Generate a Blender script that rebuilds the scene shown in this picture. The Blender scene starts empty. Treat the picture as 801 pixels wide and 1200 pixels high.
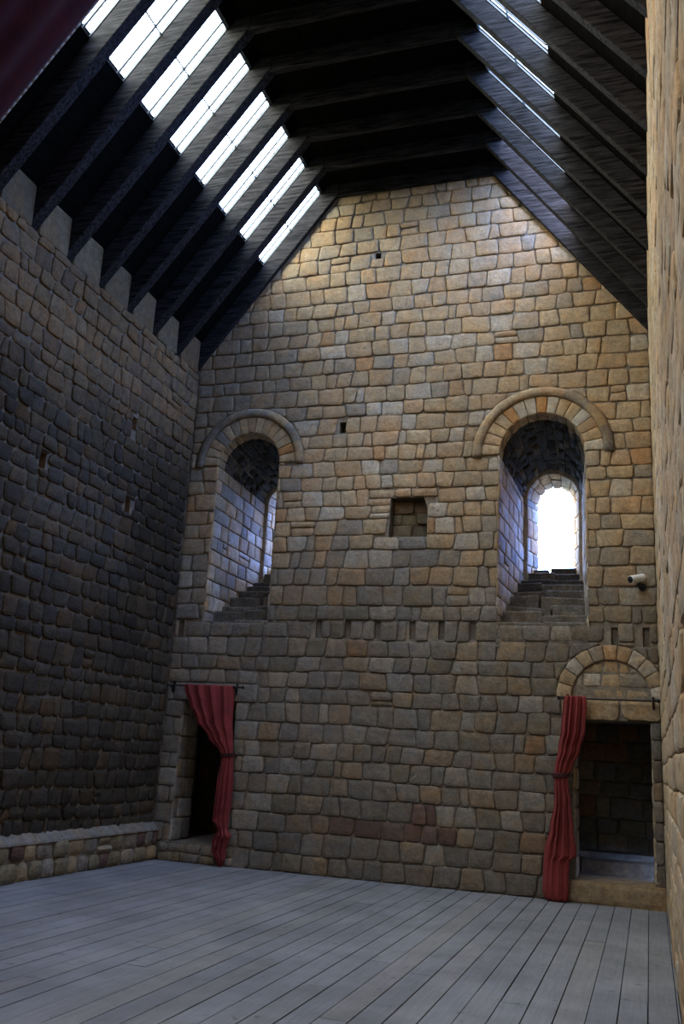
import bpy, bmesh, math, random
from mathutils import Vector, Matrix, noise
from mathutils.geometry import tessellate_polygon
scene = bpy.context.scene
C = scene.collection

# ------------------------------------------------------------------ camera
cam_d = bpy.data.cameras.new('camera'); cam = bpy.data.objects.new('camera', cam_d); C.objects.link(cam)
R_ = Vector((0.94963703, 0.30820439, 0.05656473)); U_ = Vector((0.02780606, -0.26268684, 0.9644804)); F_ = Vector((-0.3121159, 0.91433346, 0.2580271))
m = Matrix((R_, U_, -F_)).transposed().to_4x4(); m.translation = Vector((6.9511, -12.6127, 1.6)); cam.matrix_world = m
cam_d.sensor_fit = 'VERTICAL'; cam_d.sensor_height = 24.0; cam_d.lens = 24.0 * 1068.757 / 1200.0
cam_d.clip_start = 0.03; cam_d.clip_end = 300
scene.camera = cam

# ------------------------------------------------------------------ sky and exposure
world = bpy.data.worlds.new('sky'); scene.world = world; world.use_nodes = True
wn = world.node_tree.nodes; wl = world.node_tree.links
bg = wn['Background']
tc = wn.new('ShaderNodeTexCoord'); sx = wn.new('ShaderNodeSeparateXYZ'); wl.new(tc.outputs['Generated'], sx.inputs[0])
ramp = wn.new('ShaderNodeValToRGB'); wl.new(sx.outputs['Z'], ramp.inputs[0])
ramp.color_ramp.elements[0].position = 0.0; ramp.color_ramp.elements[0].color = (0.10, 0.11, 0.09, 1)
e = ramp.color_ramp.elements.new(0.02); e.color = (0.90, 0.94, 1.0, 1)
ramp.color_ramp.elements[-1].position = 1.0; ramp.color_ramp.elements[-1].color = (0.90, 0.92, 0.95, 1)
# hazy white towards -x, clear blue towards +x
side = wn.new('ShaderNodeMapRange'); wl.new(sx.outputs['X'], side.inputs[0])
for k_, v_ in enumerate((-.8, .7, 0.0, 1.0)): side.inputs[k_ + 1].default_value = v_
mixs = wn.new('ShaderNodeMix'); mixs.data_type = 'RGBA'; mixs.blend_type = 'MULTIPLY'; mixs.inputs['Factor'].default_value = 1
tint = wn.new('ShaderNodeValToRGB'); wl.new(side.outputs[0], tint.inputs[0])
tint.color_ramp.elements[0].color = (1.0, 0.91, 0.78, 1); tint.color_ramp.elements[1].color = (0.19, 0.32, 0.72, 1)
wl.new(ramp.outputs[0], mixs.inputs['A']); wl.new(tint.outputs[0], mixs.inputs['B'])
# and bluer beyond the gable wall (+y), low down
ym = wn.new('ShaderNodeMapRange'); wl.new(sx.outputs['Y'], ym.inputs[0])
for k_, v_ in enumerate((.45, .95, 0.0, 1.0)): ym.inputs[k_ + 1].default_value = v_
mix2 = wn.new('ShaderNodeMix'); mix2.data_type = 'RGBA'; mix2.blend_type = 'MULTIPLY'
mix2.inputs['B'].default_value = (0.9, 1.35, 2.5, 1); wl.new(ym.outputs[0], mix2.inputs['Factor'])
wl.new(mixs.outputs['Result'], mix2.inputs['A']); wl.new(mix2.outputs['Result'], bg.inputs['Color'])
bg.inputs['Strength'].default_value = 32.0
scene.view_settings.view_transform = 'Standard'; scene.view_settings.look = 'None'
scene.view_settings.gamma = 1.0; scene.view_settings.use_curve_mapping = False
scene.view_settings.exposure = 0.0
scene.cycles.max_bounces = 10; scene.cycles.diffuse_bounces = 6; scene.cycles.transparent_max_bounces = 12
scene.cycles.use_denoising = True
scene.cycles.sample_clamp_indirect = 6.0

def portal(name, center, ax, ay, sx_, sy_):
    """daylight sampling portal in an opening: ax, ay are its in-plane axes; it faces ax x ay reversed (into the room)"""
    l = bpy.data.lights.new(name, 'AREA'); l.shape = 'RECTANGLE'; l.size = sx_; l.size_y = sy_
    o = bpy.data.objects.new(name, l); C.objects.link(o)
    ax = Vector(ax).normalized(); ay = Vector(ay).normalized(); az = ax.cross(ay)
    mm = Matrix((ax, ay, az)).transposed().to_4x4(); mm.translation = Vector(center); o.matrix_world = mm
    l.cycles.is_portal = True
    return o

# ------------------------------------------------------------------ materials
def new_mat(name, rough=0.9, spec=0.2):
    mt = bpy.data.materials.new(name); mt.use_nodes = True
    nt = mt.node_tree; b = nt.nodes['Principled BSDF']
    b.inputs['Roughness'].default_value = rough; b.inputs['Specular IOR Level'].default_value = spec
    return mt, nt, b
def N(nt, t, **kw):
    n = nt.nodes.new(t)
    for k, v in kw.items(): setattr(n, k, v)
    return n
def noise_n(nt, vec, scale, detail=4, rough=0.6):
    n = N(nt, 'ShaderNodeTexNoise'); n.inputs['Scale'].default_value = scale; n.inputs['Detail'].default_value = detail
    n.inputs['Roughness'].default_value = rough; nt.links.new(vec, n.inputs['Vector']); return n
def maprange(nt, src, a, b, c, d):
    r = N(nt, 'ShaderNodeMapRange'); nt.links.new(src, r.inputs[0])
    for i, v in enumerate((a, b, c, d)): r.inputs[i + 1].default_value = v
    return r.outputs[0]
def mul(nt, col, fac):
    v = N(nt, 'ShaderNodeVectorMath', operation='SCALE'); nt.links.new(col, v.inputs[0]); nt.links.new(fac, v.inputs['Scale']); return v.outputs[0]

def stone_mat(name, var=0.6, bump=0.85):
    mt, nt, b = new_mat(name, 0.93, 0.15)
    co = N(nt, 'ShaderNodeTexCoord').outputs['Object']
    at = N(nt, 'ShaderNodeAttribute', attribute_name='Col')
    n1 = noise_n(nt, co, 3.2, 5, 0.65); n2 = noise_n(nt, co, 26, 6, 0.7); n3 = noise_n(nt, co, 9, 4, 0.6)
    f = maprange(nt, n2.outputs[0], 0.25, 0.75, 1 - var * .6, 1 + var * .6)
    c1 = mul(nt, at.outputs['Color'], f)
    f2 = maprange(nt, n3.outputs[0], 0.3, 0.7, 1 - var * .45, 1 + var * .35)
    c2 = mul(nt, c1, f2)
    # warm iron staining and cool lichen, by patches
    mx = N(nt, 'ShaderNodeMix', data_type='RGBA'); mx.blend_type = 'MULTIPLY'
    mx.inputs['B'].default_value = (1.12, 0.97, 0.80, 1)
    nt.links.new(maprange(nt, n1.outputs[0], 0.45, 0.62, 0, 1), mx.inputs['Factor']); nt.links.new(c2, mx.inputs['A'])
    nt.links.new(mx.outputs['Result'], b.inputs['Base Color'])
    bp = N(nt, 'ShaderNodeBump'); bp.inputs['Strength'].default_value = bump; bp.inputs['Distance'].default_value = 0.012
    a = N(nt, 'ShaderNodeMath', operation='ADD'); nt.links.new(n2.outputs[0], a.inputs[0]); nt.links.new(n3.outputs[0], a.inputs[1])
    nt.links.new(a.outputs[0], bp.inputs['Height']); nt.links.new(bp.outputs[0], b.inputs['Normal'])
    return mt
def timber_mat(name, c0, c1, axis=0, scale=1.0, rough=0.75, spec=0.3):
    mt, nt, b = new_mat(name, rough, spec)
    co = N(nt, 'ShaderNodeTexCoord').outputs['Object']
    mp = N(nt, 'ShaderNodeMapping'); s = [14 * scale] * 3; s[axis] = 1.2 * scale
    mp.inputs['Scale'].default_value = s; nt.links.new(co, mp.inputs['Vector'])
    n1 = noise_n(nt, mp.outputs[0], 2.2, 6, 0.7)
    r = N(nt, 'ShaderNodeValToRGB'); r.color_ramp.elements[0].position = .38; r.color_ramp.elements[1].position = .74
    r.color_ramp.elements[0].color = (*c0, 1); r.color_ramp.elements[1].color = (*c1, 1)
    nt.links.new(n1.outputs[0], r.inputs[0]); nt.links.new(r.outputs[0], b.inputs['Base Color'])
    bp = N(nt, 'ShaderNodeBump'); bp.inputs['Strength'].default_value = .35; bp.inputs['Distance'].default_value = 0.01
    nt.links.new(n1.outputs[0], bp.inputs['Height']); nt.links.new(bp.outputs[0], b.inputs['Normal'])
    return mt
M = {}
M['stone'] = stone_mat('sandstone masonry')
M['rubble'] = stone_mat('rough rubble', 0.9, 1.0)
M['timber'] = timber_mat('old roof timber', (0.003, 0.0027, 0.0026), (0.050, 0.045, 0.044), 0, 1.0, .7, .06)
M['boards'] = timber_mat('dark roof boarding', (0.002, 0.0018, 0.0016), (0.007, 0.006, 0.005), 1, 1.0, .9, .02)

def floor_mat():
    mt, nt, b = new_mat('grey weathered floorboards', 0.72, 0.25)
    co = N(nt, 'ShaderNodeTexCoord').outputs['Object']
    at = N(nt, 'ShaderNodeAttribute', attribute_name='Col')
    mp = N(nt, 'ShaderNodeMapping'); mp.inputs['Scale'].default_value = (40, 2.0, 1); nt.links.new(co, mp.inputs['Vector'])
    g = noise_n(nt, mp.outputs[0], 1.0, 5, 0.6)
    n2 = noise_n(nt, co, 1.1, 5, 0.65); kn = noise_n(nt, co, 9.0, 2, 0.5)
    c = mul(nt, at.outputs['Color'], maprange(nt, g.outputs[0], .3, .7, .86, 1.10))
    c = mul(nt, c, maprange(nt, n2.outputs[0], .36, .64, .78, 1.14))
    c = mul(nt, c, maprange(nt, kn.outputs[0], .66, .73, 1.0, .62))
    nt.links.new(c, b.inputs['Base Color'])
    bp = N(nt, 'ShaderNodeBump'); bp.inputs['Strength'].default_value = .3; bp.inputs['Distance'].default_value = 0.004
    nt.links.new(g.outputs[0], bp.inputs['Height']); nt.links.new(bp.outputs[0], b.inputs['Normal'])
    return mt
M['floor'] = floor_mat()
def cloth_mat(name, c0, c1):
    mt, nt, b = new_mat(name, 0.85, 0.15)
    b.inputs['Sheen Weight'].default_value = 0.06; b.inputs['Sheen Roughness'].default_value = .5
    co = N(nt, 'ShaderNodeTexCoord').outputs['Object']; n1 = noise_n(nt, co, 5, 5, .6)
    r = N(nt, 'ShaderNodeValToRGB'); r.color_ramp.elements[0].position = .3; r.color_ramp.elements[1].position = .7
    r.color_ramp.elements[0].color = (*c0, 1); r.color_ramp.elements[1].color = (*c1, 1)
    nt.links.new(n1.outputs[0], r.inputs[0]); nt.links.new(r.outputs[0], b.inputs['Base Color'])
    w = noise_n(nt, co, 220, 2, .5); bp = N(nt, 'ShaderNodeBump'); bp.inputs['Strength'].default_value = .15; bp.inputs['Distance'].default_value = .002
    nt.links.new(w.outputs[0], bp.inputs['Height']); nt.links.new(bp.outputs[0], b.inputs['Normal'])
    return mt
M['red'] = cloth_mat('red curtain cloth', (0.16, 0.026, 0.023), (0.25, 0.040, 0.035))
M['red_dark'] = cloth_mat('dark red cloth', (0.022, 0.002, 0.0016), (0.045, 0.004, 0.003))
def plain(name, col, rough=.6, spec=.3, metal=0.0):
    mt, nt, b = new_mat(name, rough, spec); b.inputs['Metallic'].default_value = metal
    co = N(nt, 'ShaderNodeTexCoord').outputs['Object']; n1 = noise_n(nt, co, 18, 4, .6)
    rgb = N(nt, 'ShaderNodeRGB'); rgb.outputs[0].default_value = (*col, 1)
    nt.links.new(mul(nt, rgb.outputs[0], maprange(nt, n1.outputs[0], .3, .7, .85, 1.12)), b.inputs['Base Color'])
    return mt
M['iron'] = plain('black iron', (0.018, 0.016, 0.016), .55, .4, .6)
M['tie'] = plain('dark braided tie', (0.05, 0.015, 0.015), .9)
M['white'] = plain('white plastic', (0.72, 0.72, 0.70), .4)
M['black'] = plain('black plastic', (0.012, 0.012, 0.014), .35)
M['frame'] = plain('grey painted window frame', (0.10, 0.105, 0.10), .5)
M['cord'] = plain('pale hem cord', (0.30, 0.25, 0.19), .9)
def glass_mat():
    mt = bpy.data.materials.new('window glass'); mt.use_nodes = True; nt = mt.node_tree
    for n in list(nt.nodes):
        if n.type != 'OUTPUT_MATERIAL': nt.nodes.remove(n)
    out = [n for n in nt.nodes if n.type == 'OUTPUT_MATERIAL'][0]
    t = N(nt, 'ShaderNodeBsdfTransparent'); t.inputs[0].default_value = (0.90, 0.95, 0.94, 1)
    g = N(nt, 'ShaderNodeBsdfGlossy'); g.inputs['Roughness'].default_value = .05
    mx = N(nt, "ShaderNodeMixShader"); mx.inputs[0].default_value = .04; nt.links.new(t.outputs[0], mx.inputs[1]); nt.links.new(g.outputs[0], mx.inputs[2])
    nt.links.new(mx.outputs[0], out.inputs[0]); return mt
M['glass'] = glass_mat()

# ------------------------------------------------------------------ mesh helpers
class MB:
    def __init__(self): self.v = []; self.f = []; self.c = []
    def vert(self, p): self.v.append(tuple(p)); return len(self.v) - 1
    def face(self, ids, col=(.5, .5, .5)): self.f.append(tuple(ids)); self.c.append(col)
    def box(self, x0, x1, y0, y1, z0, z1, col=(.5, .5, .5), jit=0.0, mat=None):
        ids = []
        for x in (x0, x1):
            for y in (y0, y1):
                for z in (z0, z1):
                    p = Vector((x, y, z))
                    if jit: p += Vector([random.uniform(-jit, jit) for _ in range(3)])
                    if mat is not None: p = mat @ p
                    ids.append(self.vert(p))
        a = ids
        for q in ((0, 1, 3, 2), (4, 6, 7, 5), (0, 4, 5, 1), (2, 3, 7, 6), (0, 2, 6, 4), (1, 5, 7, 3)): self.face([a[i] for i in q], col)
    def prism(self, pts, d, col=(.5, .5, .5)):
        """closed convex outline pts (3-D), extruded by vector d"""
        n = len(pts); a = [self.vert(p) for p in pts]; b = [self.vert(Vector(p) + Vector(d)) for p in pts]
        self.face(a[::-1], col); self.face(b, col)
        for i in range(n): j = (i + 1) % n; self.face((a[i], a[j], b[j], b[i]), col)
    def tube(self, p0, p1, r0, r1=None, n=12, col=(.5, .5, .5), caps=True):
        r1 = r0 if r1 is None else r1
        p0 = Vector(p0); p1 = Vector(p1); d = (p1 - p0).normalized(); a = d.orthogonal().normalized(); b = d.cross(a)
        A = []; B = []
        for i in range(n):
            t = 2 * math.pi * i / n; o = a * math.cos(t) + b * math.sin(t)
            A.append(self.vert(p0 + o * r0)); B.append(self.vert(p1 + o * r1))
        for i in range(n): j = (i + 1) % n; self.face((A[i], A[j], B[j], B[i]), col)
        if caps: self.face(A[::-1], col); self.face(B, col)
    def build(self, name, mat, parent=None, smooth=False, bevel=0, kind=None, recalc=True):
        me = bpy.data.meshes.new(name); me.from_pydata(self.v, [], self.f)
        at = me.color_attributes.new('Col', 'FLOAT_COLOR', 'CORNER')
        buf = []
        k = ST if mat in (M['stone'], M['rubble'], M['floor']) else 1.0
        for c, f in zip(self.c, self.f): buf += [c[0] * k, c[1] * k, c[2] * k, 1.0] * len(f)
        at.data.foreach_set('color', buf)
        if recalc:
            bm = bmesh.new(); bm.from_mesh(me); bmesh.ops.recalc_face_normals(bm, faces=bm.faces)
            bm.to_mesh(me); bm.free()
        if smooth: me.polygons.foreach_set('use_smooth', [True] * len(me.polygons))
        me.update()
        o = bpy.data.objects.new(name, me); C.objects.link(o); me.materials.append(mat)
        if parent is not None: o.parent = parent
        if bevel:
            b = o.modifiers.new('bevel', 'BEVEL'); b.width = bevel; b.segments = 2; b.limit_method = 'ANGLE'
        if kind: o['kind'] = kind
        return o
def empty(name, loc=(0, 0, 0), kind=None):
    o = bpy.data.objects.new(name, None); C.objects.link(o); o.empty_display_size = .1
    o.location = loc
    if kind: o['kind'] = kind
    return o
def adopt(parent, *kids):
    for k in kids:
        k.parent = parent; k.matrix_parent_inverse = Matrix.Translation(-Vector(parent.location))
def tag(o, label, cat, group=None):
    o['label'] = label; o['category'] = cat
    if group: o['group'] = group
    return o
def mixc(a, b, t): return tuple(a[i] * (1 - t) + b[i] * t for i in range(3))
def scl(a, s): return tuple(x * s for x in a)
ST = .72   # overall paleness of the stone
def nz(*p): return noise.noise(Vector(p))

# ------------------------------------------------------------------ masonry
def clip(poly, a, b, c):
    """keep the side a*u+b*v >= c"""
    out = []
    for i in range(len(poly)):
        p, q = poly[i], poly[(i + 1) % len(poly)]
        dp = a * p[0] + b * p[1] - c; dq = a * q[0] + b * q[1] - c
        if dp >= 0: out.append(p)
        if (dp >= 0) != (dq >= 0):
            t = dp / (dp - dq); out.append((p[0] + t * (q[0] - p[0]), p[1] + t * (q[1] - p[1])))
    return out
def area(poly): return .5 * sum(poly[i][0] * poly[(i + 1) % len(poly)][1] - poly[(i + 1) % len(poly)][0] * poly[i][1] for i in range(len(poly)))
def cut(poly, opening):
    """stone outline minus a convex opening (CCW): the largest piece on the outer side of one of its edges"""
    inside = poly
    for i in range(len(opening)):
        (x0, y0), (x1, y1) = opening[i], opening[(i + 1) % len(opening)]
        a, b = -(y1 - y0), (x1 - x0)
        inside = clip(inside, a, b, a * x0 + b * y0)
        if len(inside) < 3: return poly
    if area(inside) < 2e-4: return poly
    best, ba = [], 0
    for i in range(len(opening)):
        (x0, y0), (x1, y1) = opening[i], opening[(i + 1) % len(opening)]
        a, b = (y1 - y0), -(x1 - x0)
        q = clip(poly, a, b, a * x0 + b * y0)
        if len(q) >= 3 and area(q) > ba: best, ba = q, area(q)
    return best
def arch_open(cx, hw, z0, zs, n=14, asq=1.0):
    pts = [(cx - hw, z0), (cx + hw, z0)]
    for i in range(n + 1): t = math.pi * i / n; pts.append((cx + hw * math.cos(t), zs + hw * asq * math.sin(t)))
    return pts
def stone(mb, poly, P, h, col, rnd=.03, gap=.009, back=.025, jit=.004, tilt=.02, bulge=.006):
    # merge near points
    q = []
    for p in poly:
        if not q or math.hypot(p[0] - q[-1][0], p[1] - q[-1][1]) > .02: q.append(p)
    if len(q) > 2 and math.hypot(q[0][0] - q[-1][0], q[0][1] - q[-1][1]) < .02: q.pop()
    if len(q) < 3: return
    us = [p[0] for p in q]; vs = [p[1] for p in q]
    if max(us) - min(us) < .05 or max(vs) - min(vs) < .05 or area(q) < .004: return
    pts = []
    n = len(q)
    for i in range(n):
        a, b, c = Vector(q[i - 1]), Vector(q[i]), Vector(q[(i + 1) % n])
        la, lc = (a - b).length, (c - b).length
        r = rnd * random.uniform(.5, 1.3)
        pts.append(b + (a - b) * min(.35, r / la)); 
        pts.append(b + ((a - b) * min(.35, r / la) + (c - b) * min(.35, r / lc)) * .36)
        pts.append(b + (c - b) * min(.35, r / lc))
        if lc > .16:
            k = int(lc / .1)
            for j in range(1, k): 
                t = j / k
                if r / lc < t < 1 - r / lc: pts.append(b + (c - b) * t)
    pts = [p + Vector((random.uniform(-jit, jit), random.uniform(-jit, jit))) for p in pts]
    cu = sum(p.x for p in pts) / len(pts); cv = sum(p.y for p in pts) / len(pts)
    hu = max(.03, (max(us) - min(us)) / 2); hv = max(.03, (max(vs) - min(vs)) / 2)
    tu, tv = random.uniform(-tilt, tilt), random.uniform(-tilt, tilt)
    def ring(ins, hh):
        out = []
        for p in pts:
            su = max(.2, 1 - ins / hu); sv = max(.2, 1 - ins / hv)
            u = cu + (p.x - cu) * su; v = cv + (p.y - cv) * sv
            out.append(mb.vert(P(u, v, hh + ((u - cu) * tu + (v - cv) * tv if hh > -.02 else 0))))
        return out
    r0 = ring(gap * .6, -back); r1 = ring(gap, h - .010); r2 = ring(gap + .008, h - .002); r3 = ring(gap + .045, h + bulge * .7)
    c = mb.vert(P(cu, cv, h + bulge)); k = len(pts)
    for A, B in ((r0, r1), (r1, r2), (r2, r3)):
        for i in range(k): j = (i + 1) % k; mb.face((A[i], A[j], B[j], B[i]), col)
    for i in range(k): mb.face((r3[i], r3[(i + 1) % k], c), col)
def masonry(mb, u0, u1, v0, v1, P, colf, openings=(), keep=(), rowh=(.21, .29), wid=(.25, .48), wave=.012, jit=.01, hvar=.008, special=None, **kw):
    v = v0; row = 0; seed = random.random() * 100
    lines = [v0]
    while v < v1 - .1:
        v += random.uniform(*rowh); lines.append(min(v, v1) if v1 - v < .1 else v)
        if v1 - v < .1: lines[-1] = v1; break
    if lines[-1] < v1: lines.append(v1)
    def wy(i, u):
        if i == 0 or i == len(lines) - 1: return lines[i]
        return lines[i] + wave * 2.2 * nz(u * .5, i * 3.1, seed) + wave * nz(u * 1.7, i * 5.3, seed + 9)
    for i in range(len(lines) - 1):
        u = u0; first = True
        cuts = [u0]
        while True:
            w = random.uniform(*wid) * (.6 if first and row % 2 else 1); first = False
            if random.random() < .1: w *= .5
            u += w
            if u > u1 - .12: cuts.append(u1); break
            cuts.append(u)
        row += 1
        sl = [random.uniform(-jit, jit) for _ in cuts]; sl[0] = sl[-1] = 0
        for j in range(len(cuts) - 1):
            a, b = cuts[j], cuts[j + 1]
            jj = lambda: random.uniform(-jit, jit) * .5
            pa, pb = wy(i, a) , wy(i, b); pc, pd = wy(i + 1, b), wy(i + 1, a)
            poly = [(a + sl[j], pa + jj()), (b + sl[j + 1], pb + jj()), (b - sl[j + 1], pc + jj()), (a - sl[j], pd + jj())]
            polys = [poly]
            if random.random() < .015 and (pd - pa) > .2:   # two thin stones in one course
                t = random.uniform(.4, .6); m1 = (poly[0][0] * (1 - t) + poly[3][0] * t, poly[0][1] * (1 - t) + poly[3][1] * t); m2 = (poly[1][0] * (1 - t) + poly[2][0] * t, poly[1][1] * (1 - t) + poly[2][1] * t)
                polys = [[poly[0], poly[1], m2, m1], [m1, m2, poly[2], poly[3]]]
            for q in polys:
                for op in openings:
                    q = cut(q, op)
                    if len(q) < 3: break
                for (ka, kb, kc) in keep:
                    if len(q) < 3: break
                    q = clip(q, ka, kb, kc)
                if len(q) < 3: continue
                cu = sum(p[0] for p in q) / len(q); cv = sum(p[1] for p in q) / len(q)
                stone(mb, q, P, random.uniform(-hvar, hvar), colf(cu, cv), **kw)
def backing(mb, outer, holes, P, h, col):
    """flat mortar face with holes; outer and holes in uv"""
    loops = [[Vector((p[0], p[1], 0)) for p in l] for l in [outer] + list(holes)]
    flat = [p for l in loops for p in l]; ids = [mb.vert(P(p.x, p.y, h)) for p in flat]
    for t in tessellate_polygon(loops): mb.face([ids[i] for i in t], col)
def grid(mb, u0, u1, v0, v1, nu, nv, P, h, col):
    g = [[mb.vert(P(u0 + (u1 - u0) * i / nu, v0 + (v1 - v0) * j / nv, h)) for j in range(nv + 1)] for i in range(nu + 1)]
    for i in range(nu):
        for j in range(nv): mb.face((g[i][j], g[i + 1][j], g[i + 1][j + 1], g[i][j + 1]), col)
def box_lining(mb, poly, P, h0, h1, col):
    """sides and bottom of a pocket whose outline is poly"""
    A = [mb.vert(P(p[0], p[1], h0)) for p in poly]; B = [mb.vert(P(p[0], p[1], h1)) for p in poly]
    for i in range(len(poly)): j = (i + 1) % len(poly); mb.face((A[i], A[j], B[j], B[i]), col)
    mb.face(B, col)

W = 7.11; YB = -14.4
TAN = (.50, .375, .22); PALE = (.56, .50, .39); GREY = (.34, .295, .225); WARM = (.50, .34, .19); ORANGE = (.50, .27, .11); BLUEG = (.29, .265, .22)
MAROON = (.19, .12, .098); OLIVE = (.30, .26, .165); DARK = (.16, .155, .14)
MORT = (.30, .26, .20)
def pick(ws):
    t = random.random() * sum(w for w, c in ws)
    for w, c in ws:
        t -= w
        if t <= 0: break
    return scl(c, random.uniform(.86, 1.12))
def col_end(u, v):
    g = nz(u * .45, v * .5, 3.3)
    hi = min(1, max(0, (v - 3.4) / 1.6))                          # greyer stone low down; warm, bright skylight on the gable put into its colour
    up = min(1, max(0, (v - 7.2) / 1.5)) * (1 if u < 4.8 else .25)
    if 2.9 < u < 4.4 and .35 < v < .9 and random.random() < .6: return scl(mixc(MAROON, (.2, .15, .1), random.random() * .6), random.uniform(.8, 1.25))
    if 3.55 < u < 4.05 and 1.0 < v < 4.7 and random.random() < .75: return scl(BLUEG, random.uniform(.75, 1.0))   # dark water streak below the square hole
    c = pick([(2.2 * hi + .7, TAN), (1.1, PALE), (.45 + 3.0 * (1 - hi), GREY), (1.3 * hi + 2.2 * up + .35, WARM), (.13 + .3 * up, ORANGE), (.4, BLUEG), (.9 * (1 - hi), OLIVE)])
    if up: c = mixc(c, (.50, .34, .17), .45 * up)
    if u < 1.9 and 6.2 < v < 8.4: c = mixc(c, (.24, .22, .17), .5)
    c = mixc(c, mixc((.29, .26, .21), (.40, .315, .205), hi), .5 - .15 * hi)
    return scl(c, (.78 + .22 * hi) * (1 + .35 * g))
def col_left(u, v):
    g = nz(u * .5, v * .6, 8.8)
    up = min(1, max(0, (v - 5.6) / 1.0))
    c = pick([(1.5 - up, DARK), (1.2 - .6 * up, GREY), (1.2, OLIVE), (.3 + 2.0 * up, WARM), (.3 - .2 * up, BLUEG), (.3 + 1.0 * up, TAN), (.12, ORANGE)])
    return scl(mixc(c, mixc((.24, .185, .115), (.44, .28, .14), up), .6), (.30 + .20 * up) * (1 + .5 * g))  # scaled dark: shade from the wall's facing is put into the stone colour
def col_right(u, v):
    return scl(mixc(pick([(3, TAN), (1, PALE), (1, WARM), (.6, GREY), (.1, ORANGE)]), (.44, .36, .25), .55), 1.15 + .3 * nz(u * .6, v * .6, 1.1))
def col_dark(u, v): return scl(pick([(1.5, DARK), (1, OLIVE), (1, GREY)]), .6)
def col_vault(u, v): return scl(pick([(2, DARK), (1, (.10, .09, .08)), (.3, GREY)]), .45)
def col_jamb(u, v): return pick([(2, TAN), (2, PALE), (1.2, GREY), (.8, BLUEG), (.4, WARM)])

Pend = lambda u, v, h: Vector((u, -h, v))
Pleft = lambda u, v, h: Vector((h, u, v))
Pright = lambda u, v, h: Vector((W - h, u, v))
ZP = 7.7; ZB = 8.15; SL = 1.3; XC = 2.25; ZC = ZP + SL * XC      # rafter underside, board plane, slope, collar joint
ZBS = (8.15, 8.07); RW = (.16, .11)
G0, GP = .09, .742                                               # rafter near faces at y = -(G0 + GP*i)

# ------------------------------------------------------------------ the end wall
random.seed(11)
WR = dict(cx=5.61, hw=.60, sill=3.47, sp=5.96); WL = dict(cx=1.03, hw=.52, sill=3.47, sp=6.00)
HR = (.86, 1.0); HL = (.79, .93)
def disc(cx, cz, r, n=16): return [(cx + r * math.cos(t * math.pi / n), cz + r * math.sin(t * math.pi / n)) for t in range(n + 1)]
slots = [(.12, 3.49)] + [(x, 3.52) for x in (2.38, 2.83, 3.28, 3.80, 4.22, 4.66)] + [(6.56, 3.46), (6.96, 3.46)]
def rect(x0, x1, z0, z1): return [(x0, z0), (x1, z0), (x1, z1), (x0, z1)]
slot_r = [rect(x - .045, x + .045, z - .26, z) for x, z in slots]
hole_r = [(3.38, 4.76), (3.96, 4.76), (3.96, 5.18), (3.90, 5.36), (3.40, 5.36)]
pocks = [rect(2.52, 2.62, 6.44, 6.62), rect(2.95, 3.05, 9.42, 9.52)]
door_r = rect(6.04, 6.98, .27, 2.24); door_l = rect(.30, 1.16, .27, 2.28)
winr = arch_open(WR['cx'], WR['hw'], WR['sill'], WR['sp']); winl = arch_open(WL['cx'], WL['hw'], WL['sill'], WL['sp'])
hoodr = disc(WR['cx'], WR['sp'], HR[1]); hoodl = disc(WL['cx'], WL['sp'], HL[1])
DA = dict(cx=6.50, z=2.52, r0=.50, r1=.70)
door_arch = disc(DA['cx'], DA['z'], DA['r1'])
mb = MB()
def s_keep():
    return [(SL, -1, -(ZB + .12)), (-SL, -1, -(ZB + .12) - SL * W), (0, -1, -10.95)]
lint = rect(5.86, 7.11, 2.24, 2.52); lint_l = rect(.12, 1.5, 2.28, 2.55)
ops = [winr, winl, hoodr, hoodl, hole_r, door_r, door_l, door_arch, lint, lint_l] + slot_r + pocks
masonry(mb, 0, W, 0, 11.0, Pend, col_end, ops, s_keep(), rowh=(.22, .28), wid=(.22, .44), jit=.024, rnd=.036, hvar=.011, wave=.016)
backing(mb, [(-.1, -.1), (W + .1, -.1), (W + .1, 8.25), (4.93, 11.0), (2.18, 11.0), (-.1, 8.25)],
        [winr, winl, hole_r, door_r, door_l] + slot_r + pocks, Pend, -.03, MORT)
for s in slot_r: box_lining(mb, s, Pend, -.03, -.07, scl(GREY, .6))
for s in pocks: box_lining(mb, s, Pend, -.03, -.22, scl(OLIVE, .6))
# the square hole: rough brown stones inside
box_lining(mb, hole_r, Pend, -.03, -.22, (.16, .12, .075))
masonry(mb, 3.39, 3.95, 4.77, 5.35, lambda u, v, h: Vector((u, .19 - h, v)), lambda u, v: (.24, .165, .09) if v > 5.15 else scl(OLIVE, random.uniform(.5, .9)), (), (), rowh=(.16, .24), wid=(.2, .35), hvar=.03)
# blind tympanum over the right doorway and its arch stones, lintels
def voussoirs(mb, cx, cz, r0, r1, n, P, h, colf, a0=0, a1=math.pi):
    for i in range(n):
        s, t = a0 + (a1 - a0) * i / n, a0 + (a1 - a0) * (i + 1) / n; mi = (s + t) / 2
        poly = [(cx + r0 * math.cos(s), cz + r0 * math.sin(s)), (cx + r1 * math.cos(s), cz + r1 * math.sin(s)), (cx + r1 * 1.01 * math.cos(mi), cz + r1 * 1.01 * math.sin(mi)),
                (cx + r1 * math.cos(t), cz + r1 * math.sin(t)), (cx + r0 * math.cos(t), cz + r0 * math.sin(t))]
        stone(mb, poly, P, h + random.uniform(-.003, .003), colf(0, 0), rnd=.012, gap=.005, jit=.002, tilt=.01)
random.seed(5)
warmcol = lambda u, v: pick([(3, TAN), (1, WARM), (1, PALE), (.5, GREY)])
voussoirs(mb, DA['cx'], DA['z'], DA['r0'] + .005, DA['r1'], 11, Pend, .012, warmcol)
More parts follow.
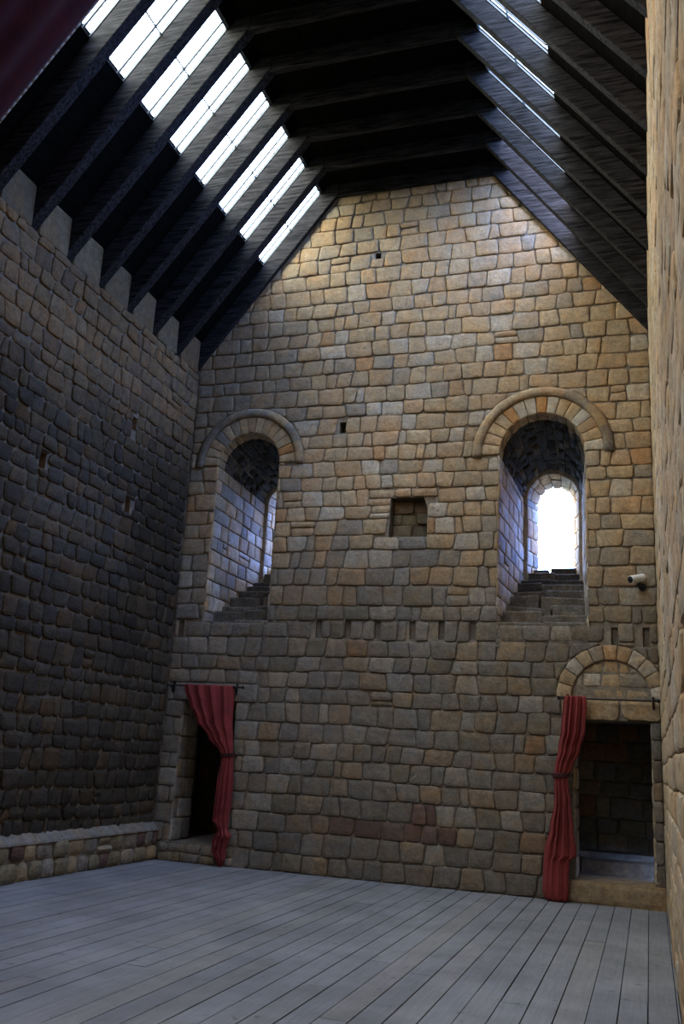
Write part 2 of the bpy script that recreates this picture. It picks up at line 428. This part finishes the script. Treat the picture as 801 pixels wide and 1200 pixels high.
masonry(mb, 6.0, 7.0, 2.52, 3.03, lambda u, v, h: Vector((u, .025 - h, v)), warmcol, (),
        [(-math.cos(a), -math.sin(a), -math.cos(a) * DA['cx'] - math.sin(a) * DA['z'] - DA['r0'] + .012) for a in [math.pi * k / 12 for k in range(13)]], rowh=(.14, .18), wid=(.2, .33), rnd=.015)
for poly in ([(5.87, 2.24), (6.58, 2.24), (6.60, 2.34), (6.60, 2.51), (5.87, 2.51)], [(6.64, 2.26), (7.10, 2.24), (7.10, 2.51), (6.61, 2.51)]):
    stone(mb, poly, Pend, .012, scl(TAN, .95), rnd=.05, gap=.004)
stone(mb, [(.12, 2.28), (1.5, 2.28), (1.5, 2.55), (.12, 2.55)], Pend, .008, scl(BLUEG, .95), rnd=.04)
wall_back = mb.build('wall_back', M['stone'], smooth=False, kind='structure')

# door threshold stones
mb = MB()
masonry(mb, 5.92, 7.10, .0, .26, lambda u, v, h: Vector((u, -.06 - h, v)), lambda u, v: scl(TAN, .8), (), (), rowh=(.26, .27), wid=(.9, 1.2))
mb.box(5.92, 7.10, -.045, .75, .0, .262, scl(TAN, .8))
mb.build('trim_1', M['stone'], kind='structure')
mb = MB()
mb.box(.16, 1.5, -.02, .75, .0, .262, scl(GREY, .8))
masonry(mb, .14, 1.32, .0, .25, lambda u, v, h: Vector((u, -.05 - h, v)), lambda u, v: pick([(1, OLIVE), (1, GREY)]), (), (), rowh=(.12, .15), wid=(.2, .34), hvar=.02)
mb.build('trim_2', M['stone'], kind='structure')

# ------------------------------------------------------------------ doorways with the dark passages behind
def passage(name, x0, x1, zt, px0, px1, py1, steps):
    d = empty(name, ((x0 + x1) / 2, 0, .27), 'structure')
    mb = MB()
    for x, s in ((x0, 1), (x1, -1)):
        Pj = (lambda u, v, h, x=x, s=s: Vector((x + s * h - s * .002, u, v)))
        masonry(mb, 0.0, .6, .27, zt, Pj, col_jamb, (), (), rowh=(.24, .34), wid=(.25, .4))
        grid(mb, -.0, .62, .2, zt + .05, 2, 4, Pj, -.03, MORT)
    grid(mb, x0 - .05, x1 + .05, .0, .66, 1, 1, lambda u, v, h: Vector((u, v, zt + .002)), 0, scl(GREY, .7))
    j = mb.build('jamb_stones', M['stone'])
    mb = MB()
    Pb = lambda u, v, h: Vector((u, py1 - h, v))
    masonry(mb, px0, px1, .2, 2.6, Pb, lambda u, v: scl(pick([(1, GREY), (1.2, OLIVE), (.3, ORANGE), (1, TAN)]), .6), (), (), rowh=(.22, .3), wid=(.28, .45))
    grid(mb, px0 - .1, px1 + .1, 0, 2.7, 1, 1, Pb, -.03, MORT)
    # inner face of the wall beside the opening, ends and roof of the passage
    for (a, b) in ((px0 - .1, x0 - .03), (x1 + .03, px1 + .1)):
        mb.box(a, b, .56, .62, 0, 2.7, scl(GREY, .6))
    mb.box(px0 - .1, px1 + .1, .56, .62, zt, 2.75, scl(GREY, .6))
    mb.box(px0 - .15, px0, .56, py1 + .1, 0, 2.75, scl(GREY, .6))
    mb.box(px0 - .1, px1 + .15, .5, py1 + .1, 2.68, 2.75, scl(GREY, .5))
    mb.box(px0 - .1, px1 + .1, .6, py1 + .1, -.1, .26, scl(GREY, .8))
    if steps: mb.box(x0 - .0, px1, .98, py1, .26, .42, scl(GREY, .9)); mb.box(px0, px1, 1.5, py1, .3, .50, scl(GREY, .8))
    if not steps: mb.box(px1, px1 + .15, .56, py1 + .1, 0, 2.75, scl(GREY, .6))
    else:   # end with a low slit that lets a little daylight in from the side
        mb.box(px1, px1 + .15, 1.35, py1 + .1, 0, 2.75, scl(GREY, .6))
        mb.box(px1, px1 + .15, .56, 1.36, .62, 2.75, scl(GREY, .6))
    w = mb.build('passage_masonry', M['stone'])
    adopt(d, j, w)
    return d
random.seed(21)
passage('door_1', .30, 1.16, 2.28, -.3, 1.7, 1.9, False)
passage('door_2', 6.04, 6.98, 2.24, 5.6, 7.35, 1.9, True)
portal('daylight_portal', (7.52, .97, .44), (0, 1, 0), (0, 0, 1), .8, .36)

# ------------------------------------------------------------------ the two lancet windows in deep splayed embrasures
def tunnel(mb, cx, stages, z_in, colj, colv, rough, vault_front=.0):
    """stages: list of (y, half width, spring z)"""
    for k in range(len(stages) - 1):
        (ya, ha, sa), (yb, hb, sb) = stages[k], stages[k + 1]
        L = yb - ya
        for s in (-1, 1):
            def Pj(u, v, h, s=s):
                t = u / L; hw = ha + (hb - ha) * t; sp = sa + (sb - sa) * t
                z = z_in + (v - z_in) * (sp - z_in) / (sa - z_in)
                return Vector((cx + s * (hw - h), ya + u, z))
            masonry(mb, 0, L, z_in, sa, Pj, colj, (), (), rowh=(.22, .28), wid=(.22, .40), hvar=.006, rnd=.02)
            grid(mb, -.0, L, z_in - .1, sa, 4, 4, Pj, -.03, MORT)
def vault(mb, cx, stages, colv, smooth_first):
    for k in range(len(stages) - 1):
        (ya, ha, sa), (yb, hb, sb) = stages[k], stages[k + 1]
        L = yb - ya
        def Pv(u, v, h):
            t = min(1, max(0, u / L)); hw = ha + (hb - ha) * t; sp = sa + (sb - sa) * t; a = v / ha
            return Vector((cx - (hw - h) * math.cos(a), ya + u, sp + (hw - h) * math.sin(a)))
        if k == 0 and smooth_first:
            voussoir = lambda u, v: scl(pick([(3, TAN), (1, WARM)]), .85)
            n = 13; arc = math.pi * ha
            for i in range(n): stone(mb, [(0, arc * i / n), (.20, arc * i / n), (.20, arc * (i + 1) / n), (0, arc * (i + 1) / n)], Pv, .0, voussoir(0, 0), rnd=.012, gap=.004)
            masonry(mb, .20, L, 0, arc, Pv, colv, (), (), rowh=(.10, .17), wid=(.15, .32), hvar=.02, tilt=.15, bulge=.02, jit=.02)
        else:
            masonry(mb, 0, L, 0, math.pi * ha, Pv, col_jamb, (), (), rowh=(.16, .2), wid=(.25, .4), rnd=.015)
        grid(mb, 0, L, 0, math.pi * ha, 4, 20, Pv, -.035, scl(MORT, .8))
def ring_face(mb, cx, y, hi, si, ho, so, z0, col):
    """arched facing from outer profile (ho, so) to inner profile (hi, si) at depth y"""
    n = 18
    A = [(cx - ho, z0)] + [(cx - ho * math.cos(math.pi * i / n), so + ho * math.sin(math.pi * i / n)) for i in range(n + 1)] + [(cx + ho, z0)]
    B = [(cx - hi, z0)] + [(cx - hi * math.cos(math.pi * i / n), si + hi * math.sin(math.pi * i / n)) for i in range(n + 1)] + [(cx + hi, z0)]
    for i in range(len(A) - 1):
        ids = [mb.vert((p[0], y, p[1])) for p in (A[i], A[i + 1], B[i + 1], B[i])]
        mb.face(ids, scl(col, random.uniform(.9, 1.1)))
def lancet(name, wd, hood, seed, holy):
    random.seed(seed)
    cx, hw, sp = wd['cx'], wd['hw'], wd['sp']
    d = empty(name, (cx, 0, wd['sill']), 'structure')
    st1 = [(0.0, hw, sp), (1.65, hw - .15, sp - .20)]
    st2 = [(1.65, hw - .20, sp - .20), (2.2, .27, 5.80)]
    mb = MB(); tunnel(mb, cx, st1, 3.40, col_jamb, None, 0); tunnel(mb, cx, st2, 4.2, col_jamb, None, 0)
    ring_face(mb, cx, 1.65, hw - .20, sp - .20, hw - .10, sp - .20, 4.2, PALE)
    j = mb.build('reveal_stones', M['stone'])
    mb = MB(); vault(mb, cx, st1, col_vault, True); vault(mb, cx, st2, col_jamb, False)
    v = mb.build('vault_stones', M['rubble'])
    # rough stepped sill
    mb = MB(); n = 9
    for k in range(n):
        y0 = .02 + 2.15 * k / n; y1 = .02 + 2.15 * (k + 1) / n + .05; z = 3.50 + 1.18 * (k / (n - 1)) ** .9
        hwk = hw + .03 - .15 * min(1, y0 / 1.65) if y0 < 1.6 else hw - .12
        xs = [cx - hwk, cx + random.uniform(-.15, .15), cx + hwk]
        for a, b in zip(xs, xs[1:]):
            zz = z + random.uniform(-.045, .03)
            mb.box(a + .004, b - .004, y0, y1 + .2, zz - .35, zz, scl(pick([(1, GREY), (2, BLUEG), (1, DARK)]), .6), jit=.022)
    mb.box(cx - hw, cx + hw, .05, 2.2, 3.2, 3.42, GREY)
    s = mb.build('sill_stones', M['rubble'], bevel=.02)
    # arch stones on the wall face, then the hood mould
    mb = MB(); random.seed(seed + 3)
    voussoirs(mb, cx, sp, hw + .004, hood[0], 15, Pend, .01, lambda u, v: scl(pick([(3, TAN), (1.3, PALE), (1, WARM), (.6, GREY), (.4, ORANGE)]), .95))
    a = mb.build('arch_stones', M['stone'])
    mb = MB(); prof = [(hood[0], .0), (hood[0] - .0, .025), (hood[0] + .025, .045), (hood[0] + .06, .05), (hood[0] + .10, .038), (hood[1], .02), (hood[1], -.02)]
    nseg = 54; rings = []
    for i in range(nseg + 1):
        t = -0.03 + (math.pi + .06) * i / nseg
        rings.append([mb.vert((cx + r * math.cos(t), -h - .003 * nz(i * .4, r, seed), sp + r * math.sin(t))) for r, h in prof])
    hc = [scl(pick([(2, TAN), (1, WARM), (2, GREY)]), .72) for _ in range(8)]
    for i in range(nseg):
        for q in range(len(prof) - 1): mb.face((rings[i][q], rings[i + 1][q], rings[i + 1][q + 1], rings[i][q + 1]), hc[min(7, i * 8 // nseg)])
    for r in (rings[0], rings[-1]): mb.face(r, hc[0])
    h = mb.build('hood_mould', M['stone'], smooth=True)
    adopt(d, j, v, s, a, h)
    portal('daylight_portal', (cx, 2.22, 5.35), (-1, 0, 0), (0, 0, 1), .6, 1.5)
    return d
lancet('window_1', WR, HR, 31, True)
lancet('window_2', WL, HL, 47, False)

# ------------------------------------------------------------------ side walls, back wall, plinth
def side_wall(name, P, colf, pk, **kw):
    mb = MB(); ph = [rect(y, y + .13, z, z + .2) for y, z in pk]
    masonry(mb, YB, 0, 0, 7.62, P, colf, ph, (), **kw)
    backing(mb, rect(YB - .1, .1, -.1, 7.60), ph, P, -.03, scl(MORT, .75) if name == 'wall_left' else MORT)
    for s in ph: box_lining(mb, s, P, -.03, -.2, (.25, .15, .07))
    # beam filling: stone teeth standing between the rafter feet
    i = 0
    while -(G0 + GP * i) > YB:
        ya = -(G0 + GP * i) + .0; yb = -(G0 + GP * (i + 1)) + .17
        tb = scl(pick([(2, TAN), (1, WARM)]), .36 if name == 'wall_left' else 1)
        stone(mb, [(yb - .01, 7.60), (ya + .01, 7.60), (ya - .0, 8.22), (yb - .0, 8.22)], P, -.0, tb, rnd=.02, gap=.004, back=.30)
        i += 1
    # the wall head behind the beam filling
    A = [P(YB, 7.60, -.03), P(.1, 7.60, -.03), P(.1, 7.60, -.6), P(YB, 7.60, -.6)]
    mb.face([mb.vert(p) for p in A], scl(GREY, .6))
    return mb.build(name, M['stone'], kind='structure')
random.seed(77)
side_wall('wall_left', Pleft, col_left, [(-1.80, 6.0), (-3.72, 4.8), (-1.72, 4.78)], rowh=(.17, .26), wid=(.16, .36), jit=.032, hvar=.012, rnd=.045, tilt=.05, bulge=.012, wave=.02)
random.seed(78)
side_wall('wall_right', Pright, col_right, [], rowh=(.22, .29), wid=(.26, .5), jit=.012, hvar=.008, rnd=.03)
random.seed(79)
mb = MB(); Pf = lambda u, v, h: Vector((u, YB + h, v))
masonry(mb, 0, W, 0, 9.2, Pf, col_right, (), [(SL, -1, -(ZB)), (-SL, -1, -(ZB) - SL * W)], rowh=(.24, .3), wid=(.3, .5))
backing(mb, [(-.1, -.1), (W + .1, -.1), (W + .1, 8.25), (4.93, 11.0), (2.18, 11.0), (-.1, 8.25)], [], Pf, -.03, MORT)
mb.build('wall_front', M['stone'], kind='structure')
random.seed(80)
mb = MB()
masonry(mb, YB, -.0, 0, .42, lambda u, v, h: Vector((.10 + h, u, v)), lambda u, v: pick([(2, OLIVE), (1.5, GREY), (.8, MAROON), (1, TAN)]), (), (), rowh=(.19, .22), wid=(.2, .36), rnd=.06, hvar=.015, tilt=.08, bulge=.02)
mb.box(.0, .075, YB, .0, 0, .42, MORT)
ids = None
pr = [(.0, .38), (.115, .405), (.105, .43), (.03, .49), (.0, .52)]
for k in range(60):
    ya, yb = YB + (0 - YB) * k / 60, YB + (0 - YB) * (k + 1) / 60
    mb.prism([(x + .008 * nz(k * .7, x * 9, 1) * (1 if x > 0 else 0), ya, z) for x, z in pr], (0, yb - ya, 0), scl(BLUEG, .95))
mb.build('baseboard_left', M['stone'], kind='structure')

# ------------------------------------------------------------------ floorboards
random.seed(90)
mb = MB(); x = .0; bw = .197
mb.box(-.1, W + .1, YB - .1, .7, -.12, -.035, (.05, .045, .04))
while x < W:
    w = min(bw, W - x); y = YB
    off = random.uniform(0, 3)
    first = True
    while y < 0:
        L = random.uniform(4.0, 8.0) if not first else .6 + off; first = False
        y1 = min(0, y + L)
        if 0 - y1 < .7: y1 = 0
        c = scl(mixc((.255, .262, .268), (.29, .275, .25), random.random() ** 2 * .7), random.uniform(.91, 1.07))
        g = .007 if random.random() < .6 else .012
        mb.box(x + g * .5, x + w - g * .5, y + .003, y1 - .003, -.034, random.uniform(-.0015, .0015), c)
        y = y1
    x += bw
mb.build('floor', M['floor'], kind='structure')

# ------------------------------------------------------------------ roof: boarding with skylight openings
XS0, XS1 = 1.02, 1.99
NG = int((-YB - G0) / GP) + 1
def mirror(p): return (W - p[0], p[1], p[2])
ceil_e = empty('ceiling', (W / 2, -6, 10.9), 'structure')
kids = []
OPEN = (set(range(0, 18)), set(range(0, 9)))  # out-of-view openings added for their light, more of them on the left
for side in (0, 1):
    mb = MB()
    def slab(xa, xb, ya, yb):
        zb = ZBS[side]; pts = [(xa, ya, zb + SL * xa), (xb, ya, zb + SL * xb), (xb, ya, zb + SL * xb + .07), (xa, ya, zb + SL * xa + .07)]
        if side: pts = [mirror(p) for p in pts]
        mb.prism(pts, (0, yb - ya, 0), (.5, .5, .5))
    slab(-.5, XS0, YB - .1, .06); slab(XS1, 2.35, YB - .1, .06)
    for i in range(NG + 1):
        ya = -(G0 + GP * i); yb = ya + RW[side]
        if i == 0: slab(XS0, XS1, ya, .06)
        else: slab(XS0, XS1, ya, yb)
        if i not in OPEN[side]: slab(XS0, XS1, ya - GP, ya)
    kids.append(mb.build('roof_boarding', M['boards']))
mb = MB(); mb.box(2.0, W - 2.0, YB - .1, .06, 10.86, 10.93)
kids.append(mb.build('collar_boarding', M['boards']))
adopt(ceil_e, *kids)

# skylights
wn_ = 3
th = math.atan(SL); ex = Vector((math.cos(th), 0, math.sin(th))); en = Vector((-math.sin(th), 0, math.cos(th)))
Ls = (XS1 - XS0) / math.cos(th)
SKY_IN_VIEW = {0: range(0, 9), 1: range(2, 8)}
for side in (0, 1):
    for i in sorted(OPEN[side]):
        y1 = -(G0 + GP * i); y0 = y1 - GP + RW[side]
        if y0 < YB: continue
        o = Vector((XS0, y0, ZBS[side] + SL * XS0)); Wd = y1 - y0
        def pp(a, b, c):
            p = o + ex * a + Vector((0, b, 0)) + en * c
            return Vector(mirror(p)) if side else p
        def bar(mb, a0, a1, b0, b1, c0, c1):
            ids = [mb.vert(pp(a, b, c)) for a in (a0, a1) for b in (b0, b1) for c in (c0, c1)]
            for q in ((0, 1, 3, 2), (4, 6, 7, 5), (0, 4, 5, 1), (2, 3, 7, 6), (0, 2, 6, 4), (1, 5, 7, 3)): mb.face([ids[k] for k in q])
        if i in SKY_IN_VIEW[side]:
            d = empty('window_%d' % wn_, tuple(pp(0, 0, 0)), 'structure'); wn_ += 1
            mb = MB(); f = .007
            for q in ((0, Ls, 0, f), (0, Ls, Wd - f, Wd), (0, f, 0, Wd), (Ls - .05, Ls, 0, Wd)): bar(mb, *q, .0, .02)
            a = mb.build('window_frame', M['frame'])
            mb = MB()
            bar(mb, 0, Ls, Wd * .74 - .013, Wd * .74 + .013, -.02, .005); bar(mb, Ls * .47 - .010, Ls * .47 + .010, 0, Wd, -.012, .004)
            b = mb.build('glazing_bar', M['frame'])
            mb = MB(); bar(mb, .005, Ls - .01, .005, Wd - .005, .006, .010)
            g = mb.build('window_pane', M['glass']); adopt(d, a, b, g)
        cc = pp(Ls / 2, Wd / 2, .09)
        if side: portal('daylight_portal', cc, (0, 1, 0), Vector((-ex.x, 0, ex.z)), Wd, Ls)
        else: portal('daylight_portal', cc, ex, (0, 1, 0), Ls, Wd)

# ------------------------------------------------------------------ roof trusses
ORD = ['first', 'second', 'third', 'fourth', 'fifth', 'sixth', 'seventh', 'eighth', 'ninth', 'tenth']
def rafter_mesh(side, ya, yb, dep):
    mb = MB(); xa, xb = -.18, XC + .03
    pts = [(xa, ya, ZP + SL * xa), (xb, ya, ZP + SL * xb), (xb, ya, ZP + SL * xb + dep), (xa, ya, ZP + SL * xa + dep)]
    if side: pts = [mirror(p) for p in pts]
    mb.prism(pts, (0, yb - ya, 0))
    return mb.build('rafter', M['timber'], bevel=.012)
for i in range(0, 10):
    ya = -(G0 + GP * i); yb = -.012
    lab = 'dark timber rafter pair and collar tight against the stone gable wall' if i == 0 else \
          'dark timber rafter pair and collar, %s out from the stone gable wall' % ORD[i]
    t = tag(empty('roof_truss', (W / 2, ya, ZP)), lab, 'roof truss', 'roof trusses')
    a = rafter_mesh(0, ya, ya + RW[0] if i else yb, .445); b = rafter_mesh(1, ya, ya + RW[1] if i else yb, .365)
    mb = MB(); mb.box(XC - .02, W - XC + .02, ya + .012, (ya + .095) if i else yb - .005, ZC + .0, 10.86)
    c = mb.build('collar_beam', M['timber'], bevel=.012)
    adopt(t, a, b, c)

# dark red cloth hanging under the nearest rafters
mb = MB(); t0, t1 = -.1, 2.2; nu, nv = 40, 24
def Pc(a, b):    # a along the slope, b from its far hem towards the camera
    x = t0 + (t1 - t0) * a; y = -5.74 - .85 * b
    sag = .05 * math.sin(b * 15 + .6 * nz(a * 2, 0, 3)) * min(1, b * 4) + .10 * math.sin(math.pi * b)
    return Vector((x, y, ZP + SL * x - .05 - sag * .9))
g = [[mb.vert(Pc(i / nu, j / nv)) for j in range(nv + 1)] for i in range(nu + 1)]
for i in range(nu):
    for j in range(nv): mb.face((g[i][j], g[i + 1][j], g[i + 1][j + 1], g[i][j + 1]))
cl = mb.build('ceiling_drape', M['red_dark'], smooth=True)
sm = cl.modifiers.new('thick', 'SOLIDIFY'); sm.thickness = .012
tag(cl, 'dark red cloth slung under the sloping roof above the grey plank floor', 'drape')
mb = MB(); pts = [Pc(i / nu, 0) + Vector((0, .012, 0)) for i in range(nu + 1)]
for a, b in zip(pts, pts[1:]): mb.tube(a, b, .018, n=8)
cd = mb.build('hem_cord', M['cord'], cl, smooth=True); cd['label'] = 'pale cord along the hem'

# ------------------------------------------------------------------ curtains, rods
def curtain_rod(x0, x1, z, brackets, label):
    t = tag(empty('curtain_rod', (x0, -.10, z)), label, 'curtain rod')
    mb = MB(); mb.tube((x0, -.10, z), (x1, -.10, z), .011, n=12); r = mb.build('rod', M['iron'], smooth=False)
    ks = [r]
    for x in (x0, x1):
        mb = MB(); s = -1 if x == x0 else 1
        prev = None
        prof = [(0, .011), (.004, .02), (.016, .026), (.028, .02), (.034, .008)]
        for (a, ra), (b, rb) in zip(prof, prof[1:]): mb.tube((x + s * (a - .014), -.10, z), (x + s * (b - .014), -.10, z), ra, rb, n=12, caps=True)
        ks.append(mb.build('finial', M['iron']))
    for x in brackets:
        mb = MB(); mb.box(x - .012, x + .012, -.035, .01, z - .10, z + .06); mb.box(x - .008, x + .008, -.115, -.02, z - .028, z - .012)
        mb.box(x - .008, x + .008, -.125, -.113, z - .028, z + .02); mb.tube((x, -.03, z - .09), (x, -.10, z - .025), .006, n=8)
        ks.append(mb.build('bracket', M['iron'], bevel=.003))
    adopt(t, *ks); return t
curtain_rod(5.84, 7.08, 2.50, (5.95, 7.02), 'black iron curtain rod across the doorway beside the bullet camera')
curtain_rod(.06, 1.30, 2.49, (.12, 1.17), 'black iron curtain rod across the dark doorway near the low stone ledge')

def curtain(levels, z_tie, label, folds, seed, loc, tie_w, crumple=0.0):
    """levels: (z, x_left, x_right, depth, fold amplitude) from top to bottom"""
    random.seed(seed)
    mb = MB(); n = 96; rings = []
    Z = [l[0] for l in levels]
    ph = [random.uniform(-.6, .6) for _ in range(8)]
    steps = 90
    def interp(z):
        for a, b in zip(levels, levels[1:]):
            if a[0] >= z >= b[0]:
                t = (a[0] - z) / (a[0] - b[0]); t = t * t * (3 - 2 * t) if abs(a[2] - b[2]) > .02 or abs(a[1] - b[1]) > .02 else t
                return [a[k] * (1 - t) + b[k] * t for k in range(5)]
        return levels[-1]
    for k in range(steps + 1):
        z = Z[0] + (Z[-1] - Z[0]) * k / steps
        _, xl, xr, dep, amp = interp(z); ring = []
        for i in range(n):
            t = 2 * math.pi * i / n; u = .5 - .5 * math.cos(t); front = math.sin(t) > 0
            x = xl + (xr - xl) * u
            prof = abs(math.sin(t)) ** .6
            fold = math.sin(2 * math.pi * (folds * u + .25 * math.sin(u * 5 + ph[0]) + .06 * nz(z * 1.3, u * 3, seed))) + .45 * math.sin(2 * math.pi * (folds * 1.83 * u + ph[1] + .1 * nz(z * 2, u, seed + 4)))
            y = -.10 + (-1 if front else .35) * dep * .5 * prof + (amp * fold * prof if front else amp * .4 * fold * prof)
            cr = crumple * max(0, min(1, (1.0 - z) * 2))
            y += -cr * .5 * nz(x * 14, z * 12, seed); x2 = x + cr * .25 * nz(u * 4, z * 9, seed + 2)
            ring.append(mb.vert((x2, min(y, .0) if z > .3 else min(y, -.02), z + (.012 * fold * prof if k == steps else 0) )))
        rings.append(ring)
    for a, b in zip(rings, rings[1:]):
        for i in range(n): j = (i + 1) % n; mb.face((a[i], a[j], b[j], b[i]))
    mb.face(rings[0][::-1]); mb.face(rings[-1])
    o = mb.build('curtain', M['red'], smooth=True)
    tag(o, label, 'curtain')
    # tie back: a cord loop round the gather
    _, xl, xr, dep, amp = interp(z_tie)
    mb = MB(); cxx = (xl + xr) / 2; pts = []
    for i in range(33):
        t = 2 * math.pi * i / 32; pts.append(Vector((cxx + ((xr - xl) / 2 + .012) * math.cos(t), -.10 - (dep * .5 + .02) * math.sin(t) * (1 if math.sin(t) > 0 else .5), z_tie + .012 * math.cos(t))))
    for dz in (-.016, .0, .016):
        for a, b in zip(pts, pts[1:]): mb.tube(a + Vector((0, 0, dz)), b + Vector((0, 0, dz)), .012, n=8)
    mb.tube((tie_w, .0, z_tie + .01), (cxx + (.4 if tie_w > cxx else -.4) * (xr - xl), -.09, z_tie + .005), .012, n=8)
    mb.tube((tie_w, .01, z_tie), (tie_w, -.03, z_tie), .022, n=10)
    k = mb.build('tieback', M['tie'], o, smooth=True); k['label'] = 'dark cord tied round the gathered cloth'
    return o
curtain([(2.53, 5.92, 6.19, .10, .028), (2.47, 5.90, 6.20, .11, .034), (2.1, 5.87, 6.18, .13, .040), (1.85, 5.83, 6.11, .13, .026), (1.62, 5.79, 6.01, .13, .018), (1.51, 5.78, 5.955, .11, .010),
         (1.42, 5.78, 5.96, .12, .014), (1.2, 5.78, 5.99, .14, .034), (.85, 5.72, 6.02, .15, .040), (.62, 5.66, 6.05, .16, .026), (.53, 5.65, 6.05, .17, .022), (.50, 5.65, 5.97, .15, .014),
         (.35, 5.64, 5.96, .16, .012), (.12, 5.63, 5.96, .18, .010), (.04, 5.65, 5.95, .17, .008), (.006, 5.70, 5.92, .12, .004)], 1.52,
        'red curtain tied narrow beside the arched doorway, hem resting on the floorboards', 4.2, 3, None, 5.76)
curtain([(2.51, .33, 1.16, .09, .030), (2.42, .36, 1.17, .10, .038), (2.25, .45, 1.18, .11, .042), (2.0, .60, 1.18, .12, .042), (1.75, .82, 1.21, .12, .024), (1.58, 1.01, 1.23, .11, .014), (1.51, 1.07, 1.235, .10, .010),
         (1.4, 1.06, 1.25, .12, .016), (1.15, 1.03, 1.27, .14, .036), (.85, 1.02, 1.27, .14, .038), (.62, 1.01, 1.25, .14, .026), (.50, 1.11, 1.25, .12, .022), (.42, 1.08, 1.31, .16, .034), (.34, 1.04, 1.28, .15, .034),
         (.22, 1.03, 1.25, .13, .03), (.10, 1.10, 1.25, .11, .024), (.02, 1.14, 1.22, .06, .01)], 1.52,
        'red curtain swept aside at the dark doorway near the low stone ledge, twisted foot', 4.6, 9, None, 1.235, crumple=.05)

# ------------------------------------------------------------------ security camera on the gable wall
t = tag(empty('security_camera', (6.95, 0, 3.98)), 'small white bullet camera fixed to the stone gable beside the lit lancet window', 'security camera')
a = Vector((6.78, -.20, 4.06)); b = Vector((6.94, -.03, 4.12)); dd = (b - a).normalized()
mb = MB(); mb.tube(a, b, .052, n=24); mb.tube(b, b + dd * .012, .045, .03, n=24); body = mb.build('camera_body', M['white'], bevel=.005)
mb = MB(); mb.tube(a - dd * .004, a + dd * .004, .044, n=24); mb.tube(a - dd * .012, a - dd * .003, .022, .03, n=20); ln = mb.build('lens', M['black'])
mb = MB(); mb.tube((6.93, .02, 3.99), (6.93, -.035, 3.99), .05, n=20); mb.tube((6.93, -.03, 3.99), (6.89, -.085, 4.045), .018, n=12); mb.tube((6.905, -.07, 3.985), (6.90, -.08, 4.03), .03, n=12)
br = mb.build('bracket', M['black'], bevel=.003)
adopt(t, body, ln, br)
